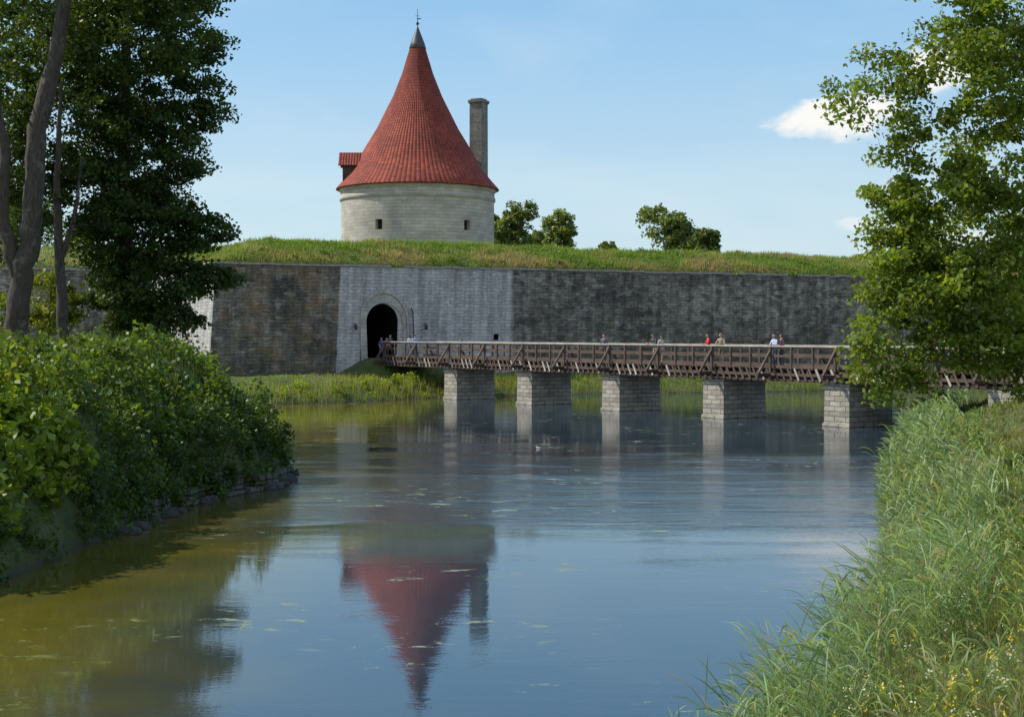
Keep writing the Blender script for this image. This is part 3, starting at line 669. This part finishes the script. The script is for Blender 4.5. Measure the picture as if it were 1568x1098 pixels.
# ------------------------------------------------------------ people
SK=simple('skin',(.52,.32,.23),.55,.08,30); SHOE=simple('shoe_leather',(.05,.04,.035),.6)
_mc={}
def cm(kind,c):
    key=(kind,c)
    if key not in _mc: _mc[key]=simple(kind,c,.85,.12,35)
    return _mc[key]
def person(name,loc,heading,shirt,pants,hair=(.06,.035,.02),pose='stand',height=1.72,shorts=False,female=False,seed=0):
    lean={'lean':.12,'stand':.02,'walk':.06,'stoop':.32}[pose]
    J={};rad={}
    def j(n,x,y,z,ra): J[n]=Vector((x,y,z)); rad[n]=ra
    sh=.165 if female else .19
    j('pelvis',0,0,.95,.125)
    def up(h,fw=0): return (fw+math.sin(lean)*h,.95+math.cos(lean)*h)
    for n,h,ra in (('waist',.14,.105 if female else .12),('chest',.34,.135),('neckb',.50,.062),('neck',.56,.05)):
        y,z=up(h); j(n,0,y,z,ra)
    y,z=up(.60,.012); j('head0',0,y,z,.062); y,z=up(.655,.02); j('head1',0,y,z,.088); y,z=up(.72,.01); j('head2',0,y,z,.086); y,z=up(.765,0); j('head3',0,y,z,.055)
    for s_,sn in ((-1,'L'),(1,'R')):
        y,z=up(.45); j('sh'+sn,s_*sh,y,z,.058)
        if pose in('lean','stoop'):
            j('el'+sn,s_*(sh+.06),y+.10,z-.26,.042); j('wr'+sn,s_*.14,y+.33,max(1.16,z-.30),.029); j('ha'+sn,s_*.10,y+.41,max(1.17,z-.30),.034)
        elif pose=='walk':
            k=.14*s_; j('el'+sn,s_*(sh+.05),y+k*.5-.02,z-.29,.042); j('wr'+sn,s_*(sh+.04),y+k*1.6+.05,z-.52,.028); j('ha'+sn,s_*(sh+.03),y+k*1.9+.07,z-.61,.032)
        else:
            j('el'+sn,s_*(sh+.05),y-.03,z-.29,.042); j('wr'+sn,s_*(sh+.05),y+.04,z-.54,.028); j('ha'+sn,s_*(sh+.04),y+.06,z-.63,.032)
        fk={'walk':.2*s_}.get(pose,.02*s_)
        j('hip'+sn,s_*.09,0,.89,.098); j('kn'+sn,s_*.10,-fk*.4+.03,.50,.062); j('cal'+sn,s_*.10,-fk*.7-.01,.34,.058); j('an'+sn,s_*.10,-fk-.02,.09,.04); j('he'+sn,s_*.10,-fk-.04,.045,.042); j('to'+sn,s_*.115,-fk+.16,.035,.036)
    E=[('pelvis','waist'),('waist','chest'),('chest','neckb'),('neckb','neck'),('neck','head0'),('head0','head1'),('head1','head2'),('head2','head3')]
    for sn in 'LR': E+=[('chest','sh'+sn),('sh'+sn,'el'+sn),('el'+sn,'wr'+sn),('wr'+sn,'ha'+sn),('pelvis','hip'+sn),('hip'+sn,'kn'+sn),('kn'+sn,'cal'+sn),('cal'+sn,'an'+sn),('an'+sn,'he'+sn),('an'+sn,'to'+sn)]
    names=list(J); bm=bmesh.new(); lay=bm.verts.layers.skin.verify(); vs={}
    for n in names:
        v=bm.verts.new(J[n]); v[lay].radius=(rad[n]*(1.25 if n in('chest','pelvis','waist') else 1),rad[n]*(.85 if n in('chest','pelvis','waist') else 1)); v[lay].use_root=(n=='pelvis'); vs[n]=v
    for a,b in E: bm.edges.new((vs[a],vs[b]))
    me=bpy.data.meshes.new('tmp'); bm.to_mesh(me); bm.free(); ob=bpy.data.objects.new('tmp',me); COL.objects.link(ob)
    ob.modifiers.new('s','SKIN'); ss=ob.modifiers.new('u','SUBSURF'); ss.levels=1; ss.render_levels=1
    dg=bpy.context.evaluated_depsgraph_get(); m2=bpy.data.meshes.new_from_object(ob.evaluated_get(dg)); bpy.data.objects.remove(ob)
    m2.materials.clear()
    for m_ in (SK,cm('shirt_cloth',shirt),cm('trouser_cloth',pants),SHOE,cm('hair',hair)): m2.materials.append(m_)
    hc=J['head1']
    for p in m2.polygons:
        p.use_smooth=True; c=p.center; best=1e9;bi=0
        for i,(a,b) in enumerate(E):
            A,B=J[a],J[b]; d=B-A; t=max(0,min(1,(c-A).dot(d)/d.length_squared)); q=(A+d*t-c).length-(rad[a]*(1-t)+rad[b]*t)*.8
            if q<best: best=q;bi=i
        a,b=E[bi]
        if b.startswith('head') or b=='neck':
            mi=4 if (c.z>hc.z+.055 or (c.y<hc.y-.02 and c.z>hc.z-.05-(.12 if female else 0))) else 0
        elif b[:2] in('wa','ch','ne','sh','el'): mi=1
        elif b[:2] in('wr','ha'): mi=0
        elif b[:3]=='hip' or b[:2]=='kn': mi=2
        elif b[:3]=='cal': mi=0 if shorts else 2
        elif b[:2]=='an': mi=0 if shorts else 2
        else: mi=3
        p.material_index=mi
    e=empty(name); link(bpy.data.objects.new('body',m2),e)
    T=Tubes()
    for sn,s_ in (('L',-1),('R',1)):
        ha=J['ha'+sn]; d=(ha-J['wr'+sn]).normalized(); side=d.cross(Vector((0,0,1)) if abs(d.z)<.8 else Vector((0,1,0))).normalized(); dn=d.cross(side).normalized()
        if dn.z>0: dn=-dn
        for k,(o,l) in enumerate(((-.028,.062),(-.010,.074),(.009,.070),(.026,.055))):
            p=ha+side*o+d*.015; T.add([p,p+d*l*.5+dn*l*.1,p+d*l*.85+dn*l*.4,p+d*l*.95+dn*l*.7],[.010,.009,.008,.004],6)
        p=ha-side*.03*s_-d*.02; T.add([p,p-side*.03*s_+d*.03,p-side*.032*s_+d*.055+dn*.01],[.011,.010,.005],6)
    fy=hc.y+.088; T.add([(0,fy-.012,hc.z+.035),(0,fy+.006,hc.z+.01),(0,fy+.014,hc.z-.006),(0,fy-.008,hc.z-.014)],[.006,.009,.012,.006],6)
    for s_ in(-1,1): T.add([(s_*.082,hc.y-.005,hc.z-.02),(s_*.094,hc.y-.01,hc.z+.0),(s_*.092,hc.y-.008,hc.z+.03)],[.008,.014,.008],6)
    mesh_np('fingers_nose_ears',T.V,T.Q,SK,e,smooth=True)
    T=Tubes()
    for s_ in(-1,1): T.add([(s_*.032-.010,fy-.004,hc.z+.022),(s_*.032+.010,fy-.004,hc.z+.022)],[.006,.006],5)
    T.add([(-.022,fy-.004,hc.z-.038),(.022,fy-.004,hc.z-.038)],[.004,.004],5)
    mesh_np('eyes_mouth',T.V,T.Q,cm('face_detail',(.12,.05,.045)),e)
    e.location=loc; e.rotation_euler=(0,0,heading); s=height/1.76; e.scale=(s,s,s); return e
def onbridge(px,w,z=3.01):
    rr=(px-784)/F
    a=(rr*(104.7+BV[1]*w)+3.9-BV[0]*w)/(BU[0]-BU[1]*rr); return BP(a,w,z)
def hd(v): return math.atan2(-v[0],v[1])
OUT=hd((-BV[0],-BV[1])); TO=hd(BU); FROM=hd((-BU[0],-BU[1]))
ppl=[(925,.35,OUT+.4,(.18,.16,.18),(.12,.1,.09),'stand',1.88,False,False),
 (1004,.25,OUT,(.09,.09,.11),(.45,.36,.33),'stoop',1.96,True,False),(1012,.8,TO,(.60,.56,.53),(.4,.25,.25),'stand',1.80,True,True),
 (1086,.25,OUT-.5,(.70,.03,.035),(.04,.05,.09),'lean',1.92,False,True),(1105,.3,OUT+.3,(.38,.31,.20),(.18,.16,.12),'lean',1.95,True,False),
 (1187,.35,OUT,(.50,.64,.84),(.08,.1,.16),'lean',1.90,False,True),(1197,.7,FROM+.4,(.38,.12,.14),(.05,.05,.07),'stand',1.90,False,False),
 (1429,.6,TO,(.60,.04,.04),(.05,.06,.1),'walk',1.82,False,False),(1446,1.2,TO,(.25,.35,.55),(.05,.06,.1),'walk',1.8,False,False),
 (1458,2.2,FROM,(.55,.58,.62),(.05,.06,.1),'stand',1.78,False,True),(1470,2.6,TO,(.15,.25,.5),(.05,.06,.1),'stand',1.85,False,False),
 (628,.5,FROM,(.70,.70,.70),(.14,.2,.34),'walk',1.78,False,True),(636,1.1,FROM,(.35,.45,.62),(.06,.07,.1),'walk',1.82,False,False),
 (703,.7,TO,(.30,.45,.62),(.1,.1,.12),'stoop',1.6,True,False),(597,.5,TO,(.12,.1,.1),(.05,.05,.05),'walk',1.8,False,False)]
for i,(px,w,hg,s_,p_,po,ht,so,fe) in enumerate(ppl):
    person('pedestrian',onbridge(px,w),hg,s_,p_,random.choice([(.05,.03,.02),(.12,.07,.03),(.25,.17,.08),(.03,.025,.02)]),po,ht,so,fe,i)
g=BP(-12.3,.5,0); person('pedestrian',(g.x,g.y,float(H(g.x,g.y))),TO,(.06,.09,.2),(.05,.05,.08),pose='walk',seed=33)
g=BP(-13.0,1.4,0); person('pedestrian',(g.x,g.y,float(H(g.x,g.y))),TO,(.5,.2,.2),(.05,.05,.08),pose='walk',seed=34,female=True)
# ------------------------------------------------------------ gull on water
def gull(loc,rot):
    J=[((-.20,0,.10),.012),((-.13,0,.085),.045),((-.03,0,.07),.078),((.07,0,.08),.07),((.12,0,.13),.035),((.135,0,.19),.03),((.15,0,.225),.034),((.175,0,.222),.018)]
    bm=bmesh.new(); lay=bm.verts.layers.skin.verify(); pv=None
    for i,(p,ra) in enumerate(J):
        v=bm.verts.new(p); v[lay].radius=(ra,ra); v[lay].use_root=(i==2)
        if pv: bm.edges.new((pv,v))
        pv=v
    me=bpy.data.meshes.new('t'); bm.to_mesh(me); bm.free(); ob=bpy.data.objects.new('t',me); COL.objects.link(ob); ob.modifiers.new('s','SKIN'); ss=ob.modifiers.new('u','SUBSURF'); ss.levels=2
    m2=bpy.data.meshes.new_from_object(ob.evaluated_get(bpy.context.evaluated_depsgraph_get())); bpy.data.objects.remove(ob)
    m2.materials.clear(); m2.materials.append(simple('white_plumage',(.6,.59,.55),.7,.05)); m2.materials.append(simple('grey_wing',(.35,.36,.38),.7,.1))
    for p in m2.polygons:
        p.use_smooth=True
        if p.center.z>.10 and p.center.x<.04: p.material_index=1
    e=empty('gull'); link(bpy.data.objects.new('body',m2),e)
    T=Tubes(); T.add([(.18,0,.22),(.215,0,.216),(.24,0,.205)],[.012,.008,.002],6); mesh_np('beak',T.V,T.Q,simple('beak',(.6,.35,.04),.4),e)
    e.location=loc; e.rotation_euler=(0,0,rot); e.scale=(.7,)*3
gull((1.14,60.8,-.03),2.8)
# ------------------------------------------------------------ light, world, camera
s=Vector((-.965,.26,0)).normalized(); el=math.radians(46)
sdir=Vector((s.x*math.cos(el),s.y*math.cos(el),math.sin(el)))
L=bpy.data.lights.new('sun','SUN'); L.energy=5.0; L.angle=math.radians(.5); L.color=(1,.94,.84)
so=bpy.data.objects.new('sun',L); COL.objects.link(so); so.rotation_euler=(-sdir).to_track_quat('-Z','Y').to_euler(); so.location=(0,0,60)
w=bpy.data.worlds.new('World'); scene.world=w; w.use_nodes=True; nt=w.node_tree; bg=nt.nodes['Background']
wm=M.__new__(M); wm.t=nt
sky=nt.nodes.new('ShaderNodeTexSky'); sky.sky_type='NISHITA'; sky.sun_disc=False; sky.sun_elevation=el; sky.sun_rotation=math.atan2(s.x,s.y); sky.air_density=1.0; sky.dust_density=.6; sky.ozone_density=1.6
gen=nt.nodes.new('ShaderNodeTexCoord').outputs['Generated']
sp=wm.n('ShaderNodeSeparateXYZ',{0:gen}); X,Y,Z=sp.outputs
az=wm.math('ARCTAN2',X,Y); ele=wm.math('ARCSINE',Z)
S_=1/.15
grad=wm.ramp(wm.math('DIVIDE',ele,1.5708),[(0.0,(.62,.78,.85)),(.06,(.52,.73,.87)),(.15,(.28,.56,.86)),(.26,(.13,.36,.80)),(.45,(.10,.28,.68)),(1.0,(.10,.24,.56))])
grad=wm.mix(1.0,grad,(S_,S_,S_),'MULTIPLY')
base=wm.mix(.8,sky.outputs[0],grad)
v=wm.n('ShaderNodeCombineXYZ',{0:az,1:wm.math('MULTIPLY',ele,1.8),2:1.3}).outputs[0]
nzc=wm.noise(v,20,6,.62,.2)
def cloud(a0,e0,ra,re,thr=.5,amt=1):
    da=wm.math('DIVIDE',wm.math('SUBTRACT',az,a0),ra); de=wm.math('DIVIDE',wm.math('SUBTRACT',ele,e0),re)
    dd=wm.math('SQRT',wm.math('ADD',wm.math('MULTIPLY',da,da),wm.math('MULTIPLY',de,de)))
    f=wm.math('ADD',nzc,wm.math('MULTIPLY',dd,-.35))
    return wm.math('MULTIPLY',wm.n('ShaderNodeMapRange',{0:f,1:thr-.38,2:thr-.12},interpolation_type='SMOOTHSTEP').outputs[0],amt)
c1=cloud(.222,.144,.054,.017); c2=cloud(.295,.175,.035,.018); c3=cloud(.245,.073,.03,.006,.55,.5); c4=cloud(.30,.06,.05,.01,.5,.6)
cc=wm.math('MAXIMUM',wm.math('MAXIMUM',c1,c2),wm.math('MAXIMUM',c3,c4))
v=wm.n('ShaderNodeCombineXYZ',{0:wm.math('MULTIPLY',az,2.0),1:wm.math('MULTIPLY',ele,9.0),2:3.0}).outputs[0]
wisp=wm.math('MULTIPLY',wm.mr(wm.noise(v,1.6,4,.6,.5),.45,.8),.22)
cc=wm.math('MAXIMUM',cc,wisp)
# unseen white cloud patches added behind the viewer to brighten shaded wall and trees
rear_fill=wm.math('MULTIPLY',wm.mr(Y,-.05,-.35),wm.mr(wm.noise(gen,3.0,5,.6),.42,.55))
cc=wm.math('MAXIMUM',cc,wm.math('MULTIPLY',rear_fill,.72))
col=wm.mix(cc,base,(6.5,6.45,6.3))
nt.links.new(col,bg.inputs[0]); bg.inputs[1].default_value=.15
cam=bpy.data.cameras.new('camera'); co=bpy.data.objects.new('camera',cam); COL.objects.link(co); scene.camera=co
cam.lens=50; cam.sensor_width=36; cam.clip_end=9000; cam.clip_start=.1
co.location=(0,0,5); co.rotation_euler=(math.radians(90)-math.atan(41/F),0,0)
scene.view_settings.view_transform='Standard'; scene.view_settings.look='None'; scene.view_settings.exposure=0
